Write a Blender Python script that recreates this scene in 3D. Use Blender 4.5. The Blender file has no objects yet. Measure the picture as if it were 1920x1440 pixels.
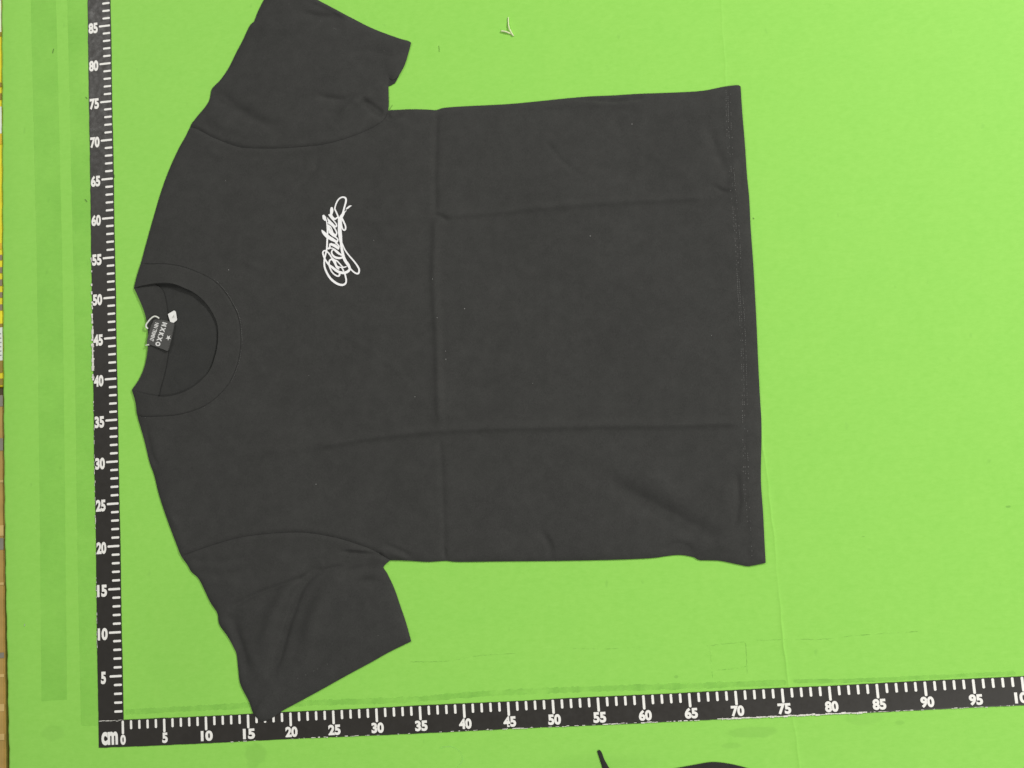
import bpy, bmesh, math, random
import numpy as np
from mathutils import Matrix, Vector
from mathutils.geometry import delaunay_2d_cdt

random.seed(7); rng = np.random.default_rng(7)
scene = bpy.context.scene
col = scene.collection
K = 0.01   # all measurements below are centimetres read off the rulers in the picture

# ------------------------------------------------------------------ camera
cam = bpy.data.cameras.new('camera')
cam.sensor_width = 36.0
cam.lens = 37.6953
cam.clip_start = 0.05
cam.clip_end = 50
cam_ob = bpy.data.objects.new('camera', cam)
col.objects.link(cam_ob)
Rwc = Matrix(((0.9914709, -0.065423, -0.112718), (0.0790633, 0.9894824, 0.1211346), (0.1036075, -0.1290133, 0.9862155)))
cam_ob.matrix_world = Matrix.Translation((0.606149, 0.195401, 1.22145)) @ Rwc.transposed().to_4x4()
scene.camera = cam_ob
scene.render.resolution_x, scene.render.resolution_y = 1024, 768

# ------------------------------------------------------------------ light (indoor, ceiling panels up and to the right)
world = bpy.data.worlds.new('World')
scene.world = world
world.use_nodes = True
world.node_tree.nodes['Background'].inputs[0].default_value = (1.0, 0.985, 0.95, 1)
world.node_tree.nodes['Background'].inputs[1].default_value = 0.242

def area(name, loc, target, sx, sy, power, colr=(1, 0.985, 0.945)):
    l = bpy.data.lights.new(name, 'AREA')
    l.shape = 'RECTANGLE'; l.size = sx; l.size_y = sy; l.energy = power; l.color = colr
    o = bpy.data.objects.new(name, l)
    o.location = loc
    o.rotation_euler = (Vector(target) - Vector(loc)).to_track_quat('-Z', 'Y').to_euler()
    col.objects.link(o)
    return o
area('ceiling_panel_light', (2.75, 2.0, 2.2), (0.5, 0.4, 0), 1.3, 0.4, 84)
area('ceiling_panel_light', (-1.3, 2.25, 2.5), (0.0, 0.85, 0), 0.9, 0.6, 22)
area('ceiling_panel_light', (1.9, -1.5, 2.4), (0.7, 0.1, 0), 1.2, 0.4, 33)

scene.view_settings.view_transform = 'Standard'
scene.view_settings.look = 'None'
scene.view_settings.exposure = 0.0
scene.view_settings.gamma = 1.0
scene.view_settings.use_curve_mapping = False

# ------------------------------------------------------------------ measurements (cm; x along the long ruler, y along the upright one)
D = {
  'shoulder_top': [[2.5,50.882],[2.869,52.244],[3.305,53.537],[3.599,54.511],[4.187,56.463],[5.217,59.725],[6.321,62.995],[7.412,65.602],[8.567,67.869],[9.569,69.473],[10.145,70.508]],
  'sleeve_top_outer': [[10.145,70.508],[10.291,70.835],[11.142,71.842],[11.989,72.712],[12.632,73.605],[12.861,74.407],[13.019,75.08],[13.513,75.577],[14.217,76.189],[15.289,77.59],[16.38,79.547],[17.18,80.915],[18.204,82.818],[18.696,83.178],[19.292,84.506],[20.098,85.951],[20.831,87.267],[21.574,88.795]],
  'sleeve_top_hem': [[21.574,88.795],[24.496,86.671],[26.74,85.133],[31.054,82.173],[33.647,80.48],[36.561,78.965],[37.92,78.393],[38.237,78.15]],
  'sleeve_top_under': [[38.237,78.15],[37.839,76.9],[37.373,75.591],[36.791,74.57],[36.296,73.948],[35.954,73.715],[35.559,73.726],[35.345,74.056],[35.258,73.659],[35.147,72.789],[35.111,71.44],[35.059,70.433],[34.933,69.907]],
  'seam_top': [[10.145,70.508],[11.293,69.972],[12.631,69.075],[14.303,68.146],[16.306,67.253],[18.316,66.837],[20.995,66.553],[24.333,66.402],[26.995,66.389],[29.668,66.844],[32.351,67.698],[34.039,68.524],[34.662,69.129],[34.933,69.907]],
  'body_top': [[34.933,69.907],[37.715,69.735],[39.663,69.486],[40.826,69.291],[41.354,69.4],[41.944,69.469],[44.211,69.386],[49.355,69.083],[52.556,69.027],[58.279,68.986],[62.05,68.762],[65.176,68.61],[70.132,68.25],[72.602,68.169],[74.781,68.381],[76.013,68.405],[76.685,68.362],[76.795,68.219]],
  'hem': [[76.795,68.219],[76.699,65.174],[76.649,61.305],[76.539,57.474],[76.546,54.928],[76.377,51.151],[76.271,46.774],[76.051,41.21],[75.775,35.715],[75.613,32.083],[75.507,29.076],[75.283,26.693],[74.836,22.555],[74.737,19.016],[74.581,15.507],[74.505,13.472]],
  'body_bottom': [[74.505,13.472],[73.918,13.391],[73.037,13.27],[72.454,13.247],[71.035,13.625],[69.61,14.005],[68.161,14.152],[67.289,14.235],[66.733,14.592],[65.289,14.916],[63.812,14.89],[62.027,14.764],[57.87,14.843],[51.889,15.092],[45.846,15.403],[40.963,15.642],[39.738,15.747],[38.883,15.89],[37.895,15.89],[36.658,15.906],[34.809,16.14],[33.261,16.295],[32.452,16.345]],
  'sleeve_bot_under': [[32.452,16.345],[31.602,15.61],[32.001,14.861],[32.777,13.009],[33.409,10.875],[33.777,9.66],[34.083,8.453],[34.382,7.131]],
  'sleeve_bot_hem': [[34.382,7.131],[31.796,6.082],[29.894,5.173],[26.722,3.734],[23.54,2.233],[20.353,0.787],[19.075,0.196],[18.11,-0.41],[17.279,-0.785],[16.647,-0.875]],
  'sleeve_bot_outer': [[16.647,-0.875],[16.155,-0.557],[15.614,0.178],[15.214,1.384],[14.268,3.336],[14.071,5.022],[13.935,6.651],[13.642,7.449],[12.92,8.816],[11.941,10.263],[11.787,11.487],[10.928,12.877],[9.712,15.461],[8.767,16.441],[8.272,17.335],[7.581,18.305]],
  'seam_bot': [[7.581,18.305],[8.829,18.661],[11.449,19.364],[14.706,20.024],[17.934,20.25],[21.136,20.229],[23.674,19.943],[26.809,19.131],[29.286,18.181],[30.821,17.476],[31.848,16.745],[32.452,16.345]],
  'shoulder_bot': [[7.581,18.305],[6.91,20.085],[5.992,22.64],[5.076,25.525],[4.476,28.093],[3.979,29.524],[3.436,31.985],[3.006,33.617],[2.573,35.255],[2.407,36.879],[1.97,38.466]],
  'neck_back': [[1.97,38.466],[2.868,39.626],[3.57,40.999],[4.009,42.591],[4.181,44.21],[4.091,46.185],[3.723,47.862],[3.083,49.57],[2.5,50.882]],
  'neck_front': [[2.5,50.882],[3.998,51.078],[5.693,51.124],[7.578,50.886],[9.042,50.225],[10.363,49.448],[11.663,48.149],[12.488,46.766],[12.975,45.288],[12.984,43.466],[12.669,41.872],[11.952,40.121],[10.856,38.92],[9.37,37.944],[7.693,37.368],[6.025,37.242],[4.364,37.566],[3.034,37.993],[1.97,38.466]],
  'collar_seam': [[3.414,53.86],[4.736,53.67],[6.428,53.513],[8.445,53.06],[10.442,52.213],[12.419,51.041],[13.715,49.738],[14.79,48.003],[15.526,46.175],[15.79,44.202],[15.647,41.948],[15.121,40.056],[14.345,38.511],[13.318,37.31],[11.967,36.263],[10.627,35.599],[8.96,35.151],[7.298,34.958],[5.304,34.982],[3.639,35.077],[2.573,35.255]],
  'back_collar_seam': [[5.019,51.251],[6.078,50.294],[6.509,48.605],[6.728,46.613],[6.796,43.989],[6.546,42.055],[6.097,40.144],[5.591,38.567],[5.225,37.24]],
  'under_sleeve': [[33.528,78.089],[37.792,77.246],[37.242,75.606],[36.431,74.0],[35.999,73.303],[35.256,72.981],[34.268,73.024],[33.325,74.015]],
  'hem_stitch': [[75.283,67.802],[74.951,62.776],[74.793,57.653],[74.759,51.939],[74.55,45.685],[74.29,38.285],[73.8,31.015],[73.418,26.232],[73.044,20.901],[72.898,16.785],[72.77,13.519]],
  'cuff_stitch_bot': [[33.645,9.489],[30.018,7.661],[26.194,5.778],[22.373,4.188],[18.544,2.711],[14.387,1.245]],
  'cuff_stitch_top': [[20.273,86.984],[24.387,84.025],[29.633,80.477],[33.534,78.225],[37.391,75.929]],
  'tag': [[5.08,46.87],[6.664,46.432],[7.627,45.973],[7.454,45.213],[7.193,44.037],[6.774,42.678],[5.559,43.252],[4.084,43.85],[4.205,44.64],[4.595,45.959]],
  'string': [[5.748,46.787],[5.444,47.014],[5.085,47.071],[4.667,46.831],[4.271,46.438],[4.043,46.157],[4.027,45.882],[4.203,45.692]],
  'string_end': [[3.9,43.666],[4.132,43.706],[4.364,43.717]],
  'size_tab': [[6.788,47.264],[7.62,47.678],[7.796,47.537],[7.946,46.396],[7.476,46.061],[7.069,46.221]],
  'size_mark': [[7.418,46.792],[7.519,46.759],[7.592,47.003]],
  'tag_row1': [[6.428,46.227],[5.435,43.437]],
  'tag_row2': [[5.427,46.288],[4.681,44.124]],
  'tag_star': [[6.867,44.314]],
  'loose_thread_a': [[50.263,79.986],[50.242,79.172],[50.299,78.554],[50.52,77.986],[50.631,77.701]],
  'loose_thread_b': [[49.312,78.333],[49.82,78.171],[50.197,77.99],[50.511,77.851],[50.751,77.552]],
  'garment': [[54.516,-5.771],[54.759,-5.668],[54.971,-5.96],[55.157,-6.59],[55.459,-7.225],[55.881,-7.806],[57.526,-8.379],[60.722,-8.282],[62.768,-7.972],[64.806,-7.691],[66.257,-7.498],[67.118,-7.478],[68.247,-7.636],[69.641,-7.972],[71.021,-8.417],[73.21,-9.226],[75.913,-10.382],[76.569,-15.065],[74.716,-22.581],[63.405,-23.899],[55.011,-22.046],[54.335,-14.303],[54.92,-8.162],[54.831,-7.029]],
  'mat_edge': [[-14.523,98.979],[-14.561,90.22],[-14.562,73.114],[-14.598,56.553],[-14.57,47.127],[-14.554,35.26],[-14.498,24.939],[-14.376,14.823],[-14.266,9.84],[-14.169,2.463],[-14.041,-4.804],[-13.881,-11.964]],
  'mat_seam': [[75.776,87.17],[75.557,79.121],[75.231,68.592],[75.173,53.163],[75.415,37.578],[75.458,26.68],[75.586,23.69],[75.731,16.019],[75.645,8.489],[75.665,3.343],[75.737,-0.622],[75.979,-5.117],[76.102,-8.456],[76.125,-15.05]],
  'line_a': [[34.196,4.835],[38.476,4.734],[42.15,5.132],[46.381,5.147]],
  'line_b': [[52.683,5.343],[55.935,5.144],[60.06,5.072]],
  'line_c': [[67.344,4.862],[69.383,4.984],[71.122,5.064],[71.571,4.926],[71.528,3.842],[71.449,1.738]],
  'line_d': [[67.628,4.79],[67.66,3.184],[67.682,1.47]],
  'line_e': [[68.27,2.239],[70.002,2.266],[71.34,2.426]],
  'line_f': [[72.857,5.144],[75.721,5.106],[80.259,4.92],[82.54,5.082],[85.932,5.183],[89.852,5.198]],
  'line_g': [[78.595,-0.365],[81.476,0.225],[84.843,0.228]],
  'residue': [[0.608,0.869],[17.217,0.934],[33.359,0.705],[41.889,0.941],[53.839,0.887],[65.528,0.664],[75.279,0.529]],
  'residue_b': [[76.428,0.642],[82.618,0.394],[90.98,0.373],[99.217,0.352]],
  'strip_a': [[-10.697,94.093],[-7.238,93.654],[-6.755,55.817],[-6.747,28.243],[-6.799,2.603],[-9.961,2.57],[-9.991,28.469],[-10.088,56.129]],
  'strip_b': [[-5.731,93.463],[-2.871,93.1],[-2.509,40.842],[-2.923,-0.533],[-5.137,-0.434],[-5.29,16.788],[-5.306,50.318]],
  'stains_and_shade': [[15.764,-4.429,1.25,1.25,0.5],[15.349,-5.526,0.8,0.7,0.4],[71.497,-4.529,2.9,0.6,0.5],[69.096,-5.826,1.2,0.35,0.4],[83.326,-3.551,2.2,0.8,0.3],[63.761,1.721,0.25,0.18,0.9],[100.779,17.862,0.28,0.12,1.3],[85.286,15.643,0.2,0.06,1.2],[86.982,-4.216,0.5,0.25,0.5],[54.401,-7.294,6,1.2,0.35],[-8.55,-1.126,1.5,0.9,0.3],[7.887,8.054,6,9,0.2],[6.333,-2.077,5,0.8,0.2]],
  'ring': [[37.017,-4.687],[38.23,-4.623],[38.996,-4.943],[39.439,-5.594],[39.397,-6.281],[38.696,-6.941]],
  'specks': [[70.903,39.188],[24.236,25.586],[14.547,63.105],[14.588,51.963],[10.754,51.391],[32.517,53.892],[39.319,48.523],[39.627,43.884],[42.908,44.68],[58.08,51.963],[63.944,64.941],[40.346,39.889],[23.946,38.379],[50.25,35.322],[40.354,38.941],[36.456,34.854]],
  'lint': [[[-7.572,82.776],[-7.72,82.225]],[[-3.412,75.951],[-3.205,75.718]],[[-3.679,62.71],[-3.407,62.342]],[[0.113,65.537],[0.174,65.12]],[[35.103,70.023],[35.455,70.456],[35.527,70.583]],[[41.619,77.41],[41.642,76.659]],[[76.803,52.497],[76.905,52.298]],[[-11.946,11.573],[-12.015,11.329]]],
  'below_x': [[-14.926,90.385],[-14.2,90.296],[-13.989,-4.86]],
  'bands': [["white",90.385,86.05],["brown",86.05,85.474],["yellow",85.474,79.256],["brown",79.256,78.688],["yellow",78.688,77.837],["brown",77.837,76.987],["yellow",76.987,76.209],["white",76.068,72.548],["orange",72.408,71.147],["yellow",71.147,58.359],["orange",58.291,57.541],["yellow",57.473,56.928],["taupe",56.791,56.111],["yellow",56.043,55.296],["taupe",55.228,54.482],["yellow",54.414,53.737],["taupe",53.669,52.858],["yellow",52.79,52.115],["taupe",52.048,51.374],["yellow",51.306,50.566],["taupe",50.499,49.76],["yellow",49.692,48.15],["brown",48.083,47.682],["label",47.615,43.485],["brown",43.419,41.962],["yellow",41.896,41.301],["brown",41.235,40.443]],
  'box_bands': [["dark",40.047,39.257],["grey",39.192,37.812],["tan",37.746,33.956],["grey",33.891,32.396],["tan",32.331,21.925],["grey",21.861,20.465],["tan",20.401,8.44],["grey",8.378,7.76],["tan",7.698,-8.407]],
  'box_marks': [[28.838,28.516],[23.389,22.116],[16.613,16.299],[5.91,5.541],[2.475,1.62],[-0.937,-1.665]],
  'wrinkles': [[[[40.973,69.577],[40.235,61.206],[40.057,55.842]],-0.1,0.38],[[[40.211,56.284],[39.531,48.889],[39.474,41.228],[39.239,34.948],[39.275,31.205]],0.13,0.45],[[[39.096,30.287],[39.026,22.605],[38.77,16.077]],-0.07,0.3],[[[38.789,17.462],[38.887,15.95]],-0.12,0.15],[[[40.2,56.089],[45.318,55.977],[51.66,55.935],[57.932,55.829],[64.133,55.661],[72.08,55.249]],0.13,0.42],[[[28.539,56.706],[36.331,56.141],[39.876,56.056]],0.05,0.5],[[[39.172,56.125],[40.211,56.284],[40.959,55.884],[41.755,55.22]],-0.13,0.26],[[[24.104,29.961],[31.16,30.566],[38.747,30.748],[44.979,30.59],[52.967,30.173],[59.033,29.838],[65.028,29.446],[73.324,29.061]],0.16,0.42],[[[13.737,29.962],[19.586,29.852],[24.104,29.961]],0.06,0.6],[[[57.637,68.859],[60.751,68.247],[62.934,68.004],[65.764,68.149]],-0.26,0.18],[[[58.525,68.033],[62.893,67.482],[65.711,67.498]],0.1,0.4],[[[49.921,67.923],[55.013,67.694],[57.55,67.678]],-0.06,0.3],[[[53.504,64.295],[55.215,61.623],[57.563,59.295]],-0.05,0.35],[[[57.946,68.758],[54.958,66.906],[52.927,65.147]],0.04,0.5],[[[72.574,64.328],[73.449,60.358],[74.25,57.709],[73.419,55.242]],-0.09,0.5],[[[72.505,56.609],[73.947,55.698],[75.042,55.715]],-0.14,0.25],[[[76.112,59.436],[75.701,56.284],[76.294,54.826]],-0.12,0.4],[[[56.825,24.717],[60.227,22.013],[63.624,19.754],[66.996,17.636],[70.686,16.222]],-0.21,1.0],[[[60.445,24.762],[64.954,21.451],[69.716,18.463]],0.16,1.3],[[[62.969,15.413],[65.369,15.853],[67.21,14.68]],-0.24,0.5],[[[67.362,15.081],[69.772,15.811],[72.148,16.247]],0.18,0.7],[[[72.265,23.925],[72.175,20.368],[71.442,17.467]],-0.14,0.35],[[[71.105,22.815],[70.489,19.89]],0.1,0.5],[[[49.732,18.872],[50.816,17.006],[50.819,15.336]],-0.12,0.4],[[[53.458,50.165],[52.441,40.132],[51.528,31.511]],0.02,0.5],[[[65.16,68.414],[64.052,56.182]],0.03,0.6],[[[24.478,16.53],[21.835,13.951],[20.448,11.002],[19.382,8.048],[18.097,4.222]],-0.34,0.55],[[[21.593,15.791],[18.877,11.393],[16.775,6.084]],0.24,0.9],[[[25.643,14.333],[23.259,10.243],[21.826,6.123]],0.24,0.9],[[[13.541,12.119],[16.401,13.356],[19.624,14.263],[24.118,15.517],[27.297,16.054]],-0.16,0.28],[[[13.773,11.376],[14.075,8.935],[15.434,4.056]],-0.2,0.6],[[[11.945,10.384],[13.113,10.805],[14.412,11.34]],-0.12,0.4],[[[8.155,17.837],[12.683,17.435],[15.92,17.851]],-0.06,0.4],[[[10.039,15.564],[13.925,15.946],[17.795,16.509]],-0.08,0.5],[[[26.739,17.609],[29.245,17.331],[30.806,17.174],[31.845,16.685]],-0.14,0.2],[[[27.388,17.995],[29.886,17.595],[31.424,17.014]],0.07,0.25],[[[32.078,17.58],[33.292,16.898],[34.812,16.2]],0.14,0.35],[[[31.797,18.205],[33.629,17.362],[35.138,16.482]],-0.1,0.25],[[[26.627,15.184],[29.162,15.637],[31.369,15.927]],-0.12,0.4],[[[27.824,13.902],[29.713,14.092],[31.893,13.963]],-0.18,0.5],[[[29.61,11.99],[32.11,12.147]],0.14,0.7],[[[15.918,-0.132],[17.242,1.585],[19.172,2.681]],0.1,0.3],[[[26.849,6.458],[30.039,8.076],[33.254,10.286]],0.08,1.2],[[[12.131,75.18],[15.139,72.982],[18.447,70.495],[21.754,68.843]],-0.18,0.75],[[[11.694,71.987],[15.039,69.909],[19.702,67.91]],0.12,0.9],[[[25.934,72.669],[29.232,71.757],[30.709,72.067],[31.405,72.736]],-0.16,0.4],[[[28.428,68.729],[30.786,70.906],[33.58,72.492]],0.26,0.65],[[[31.623,71.761],[33.137,70.24],[34.773,68.713]],-0.34,0.4],[[[34.914,70.179],[34.864,68.569]],-0.3,0.2],[[[34.098,68.383],[35.364,68.716],[36.774,69.301]],-0.26,0.18],[[[34.862,67.897],[35.993,68.177],[37.317,68.435]],0.08,0.4],[[[24.37,83.609],[27.713,82.647],[30.26,82.408]],-0.2,0.45],[[[26.127,85.069],[28.762,83.492],[30.711,82.007]],0.16,0.22],[[[29.513,77.873],[32.839,77.621],[36.76,76.48]],-0.07,0.5],[[[18.194,82.539],[22.254,81.635],[26.963,80.934]],0.06,0.7],[[[24.077,76.441],[26.784,76.816],[30.099,76.09]],0.06,0.8],[[[26.278,65.187],[25.669,63.373],[23.8,61.558],[23.097,60.628]],-0.09,0.4],[[[11.6,68.776],[12.91,67.068],[14.906,65.84]],0.08,0.6],[[[28.545,42.792],[31.66,40.613],[34.713,37.825],[36.771,34.829]],0.03,0.4],[[[31.803,43.474],[35.685,44.099],[38.262,44.514]],0.05,0.4],[[[32.84,38.61],[36.784,40.82]],0.05,0.4],[[[3.612,33.892],[4.204,30.653],[5.152,28.679]],-0.1,0.3],[[[6.344,23.556],[7.278,21.619]],0.08,0.3],[[[7.88,19.713],[9.543,20.85],[10.22,21.74]],-0.08,0.6],[[[17.863,54.166],[23.252,56.296],[28.496,55.788]],-0.04,0.8]],
  'logo': [[[[28.339,57.112],[28.221,57.536],[27.996,58.109],[27.984,58.34],[28.141,58.784],[28.39,59.22],[28.722,59.486],[29.089,59.541],[29.354,59.353],[29.358,58.939],[29.198,58.45],[29.039,57.96],[28.881,57.517],[28.663,57.218],[28.514,56.957]],[0.217,0.1997,0.1997,0.191,0.191,0.191,0.191,0.1997,0.2431,0.2517,0.2344,0.2431,0.2604,0.3255,0.3472]],[[[29.367,57.873],[29.14,57.698],[28.943,57.374],[28.747,57.072]],[0.0521,0.1736,0.217,0.2604]],[[[28.786,56.931],[28.991,56.453],[29.151,55.98],[29.125,55.617],[28.971,55.518],[28.774,55.697],[28.66,56.165],[28.574,56.768]],[0.2604,0.2257,0.217,0.217,0.1997,0.191,0.217,0.3472]],[[[29.347,58.031],[29.55,58.176],[29.808,58.343],[30.066,58.391]],[0.1042,0.2431,0.217,0.0347]],[[[26.551,57.462],[26.632,57.233],[26.714,57.014]],[0.3472,0.5122,0.3472]],[[[26.626,57.096],[26.847,56.937],[26.892,56.703]],[0.2604,0.1736,0.1302]],[[[26.866,56.844],[26.925,56.105],[26.931,55.418],[26.867,54.51],[26.8,53.605],[26.736,53.201],[26.565,52.625]],[0.1389,0.2083,0.2257,0.2257,0.2257,0.2257,0.217]],[[[27.594,58.31],[27.584,58.081],[27.548,57.786],[27.42,57.477]],[0.3472,0.4688,0.3906,0.3038]],[[[27.217,57.543],[27.517,57.101],[27.797,56.73],[28.031,56.363],[28.055,56.087],[27.832,55.994]],[0.1736,0.1997,0.1736,0.1736,0.1997,0.1736]],[[[26.997,57.207],[27.227,56.74],[27.53,56.366],[27.879,56.035]],[0.0868,0.3559,0.3819,0.2604]],[[[27.467,57.519],[27.657,57.179],[27.921,56.96],[28.201,57.103],[28.382,57.062]],[0.2604,0.2691,0.2604,0.191,0.217]],[[[27.046,56.276],[27.142,55.855],[27.35,55.423],[27.655,55.097],[27.92,54.934]],[0.2604,0.3472,0.3906,0.3906,0.217]],[[[27.921,54.957],[28.036,55.266],[27.866,55.739],[27.523,56.23],[27.038,56.598]],[0.217,0.191,0.191,0.191,0.1476]],[[[27.067,56.228],[27.29,56.115],[27.457,55.779],[27.577,55.401]],[0.217,0.1736,0.1476,0.1302]],[[[26.226,55.797],[26.44,55.465],[26.917,54.916],[27.491,54.496],[27.998,54.151]],[0.0868,0.3906,0.4861,0.434,0.3038]],[[[28.067,54.168],[28.148,54.433],[27.911,54.73],[27.513,54.996],[27.123,55.445]],[0.2431,0.1823,0.1823,0.1823,0.1736]],[[[27.216,53.943],[27.64,53.766],[27.992,53.505],[28.187,53.305]],[0.2604,0.3906,0.3993,0.2431]],[[[27.01,53.416],[27.155,53.607],[27.167,53.88],[27.376,53.974]],[0.2865,0.217,0.1997,0.217]],[[[28.163,53.284],[28.276,53.569],[28.098,53.837],[27.879,54.017]],[0.2604,0.1823,0.191,0.1736]],[[[26.829,53.433],[27.17,53.447],[27.531,53.367],[27.971,53.052]],[0.1736,0.1736,0.1562,0.1476]],[[[27.43,53.149],[27.349,52.861],[27.557,52.432],[27.932,52.193],[28.337,52.132],[28.704,52.211]],[0.1997,0.1997,0.2604,0.3038,0.2865,0.2604]],[[[27.43,53.149],[27.659,53.196],[27.966,52.939],[28.227,52.687],[28.623,52.423]],[0.1736,0.1736,0.3299,0.2865,0.1736]],[[[27.386,52.176],[27.092,52.703],[26.789,53.05],[26.522,53.189],[26.311,53.05],[26.338,52.637],[26.563,52.071],[26.944,51.445],[27.337,51.092],[27.772,50.689],[28.213,50.422],[28.706,50.309],[29.164,50.425],[29.426,50.718],[29.29,51.183],[28.995,51.663],[28.791,52.135],[28.662,52.783],[28.578,53.427],[28.542,54.113],[28.528,54.798],[28.492,55.487],[28.5,56.171],[28.532,56.855]],[0.191,0.191,0.191,0.1997,0.1997,0.1997,0.2083,0.2431,0.3038,0.3472,0.3472,0.3646,0.3472,0.3038,0.3906,0.3993,0.3906,0.3646,0.3299,0.3472,0.3646,0.3646,0.3472,0.2604]],[[[28.353,56.927],[28.31,56.199],[28.261,55.427],[28.341,54.689],[28.429,54.133]],[0.1476,0.1476,0.1562,0.1736,0.1736]],[[[26.725,53.147],[26.561,52.526],[26.45,52.081],[26.418,51.358],[26.592,50.662],[26.966,49.904],[27.44,49.363],[27.967,49.0],[28.458,48.865],[28.826,49.012],[28.933,49.363],[28.886,49.818],[28.813,50.186]],[0.217,0.217,0.217,0.2387,0.2604,0.2821,0.3038,0.3038,0.2821,0.2387,0.217,0.217,0.217]],[[[28.69,53.872],[28.97,53.072],[29.392,52.396],[29.903,51.714],[30.324,51.087],[30.548,50.569],[30.459,50.126],[30.187,50.105],[29.838,50.363],[29.496,50.756]],[0.1302,0.1823,0.1823,0.1997,0.217,0.2344,0.2431,0.217,0.1997,0.1997]],[[[28.213,50.422],[28.152,50.066],[27.966,49.97],[27.612,50.161],[27.268,50.555],[27.064,51.072],[26.992,51.486],[27.055,51.889],[27.244,52.053],[27.466,51.941],[27.676,51.559],[27.879,51.041],[28.097,50.84]],[0.2604,0.2431,0.1997,0.1997,0.191,0.1997,0.1997,0.1997,0.1997,0.2431,0.2431,0.217,0.217]],[[[27.385,52.153],[27.647,51.924],[27.915,51.831],[28.175,51.558],[28.474,51.168],[28.691,50.966],[29.02,51.035]],[0.2431,0.2604,0.191,0.1736,0.1736,0.1562,0.1476]],[[[27.752,51.733],[27.826,51.364],[28.018,51.097],[28.464,50.942],[28.672,50.561]],[0.191,0.191,0.1736,0.1562,0.191]]],
}


# ------------------------------------------------------------------ materials
def nt(name, rough=0.8, spec=0.3):
    m = bpy.data.materials.new(name); m.use_nodes = True
    n = m.node_tree.nodes; l = m.node_tree.links
    b = n['Principled BSDF']
    b.inputs['Roughness'].default_value = rough
    b.inputs['Specular IOR Level'].default_value = spec
    return m, n, l, b

def noise(n, l, scale, detail=3, rough=0.55, vec=None):
    t = n.new('ShaderNodeTexNoise')
    t.inputs['Scale'].default_value = scale; t.inputs['Detail'].default_value = detail; t.inputs['Roughness'].default_value = rough
    if vec is not None: l.new(vec, t.inputs['Vector'])
    return t.outputs['Fac']

def ramp(n, l, fac, p0, c0, p1, c1):
    r = n.new('ShaderNodeValToRGB')
    e = r.color_ramp.elements
    e[0].position = p0; e[0].color = (*c0, 1); e[1].position = p1; e[1].color = (*c1, 1)
    l.new(fac, r.inputs[0])
    return r.outputs[0]

def mixc(n, l, fac, a, b, mode='MIX'):
    x = n.new('ShaderNodeMix'); x.data_type = 'RGBA'; x.blend_type = mode
    for s, v in ((x.inputs[0], fac), (x.inputs[6], a), (x.inputs[7], b)):
        if hasattr(v, 'is_linked'): l.new(v, s)
        elif isinstance(v, (int, float)): s.default_value = v
        else: s.default_value = (*v, 1)
    return x.outputs[2]

def math_(n, l, op, a, b=None, clamp=False):
    x = n.new('ShaderNodeMath'); x.operation = op; x.use_clamp = clamp
    for i, v in enumerate((a, b)):
        if v is None: continue
        if hasattr(v, 'is_linked'): l.new(v, x.inputs[i])
        else: x.inputs[i].default_value = v
    return x.outputs[0]

def bump(n, l, b, h, strength, dist):
    x = n.new('ShaderNodeBump'); x.inputs['Strength'].default_value = strength; x.inputs['Distance'].default_value = dist
    l.new(h, x.inputs['Height']); l.new(x.outputs[0], b.inputs['Normal'])

def objco(n):
    return n.new('ShaderNodeTexCoord').outputs['Object']

def mapping(n, l, vec, scale, loc=(0, 0, 0), rot=(0, 0, 0)):
    m = n.new('ShaderNodeMapping'); m.inputs['Scale'].default_value = scale
    m.inputs['Location'].default_value = loc; m.inputs['Rotation'].default_value = rot
    l.new(vec, m.inputs['Vector'])
    return m.outputs[0]

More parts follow.
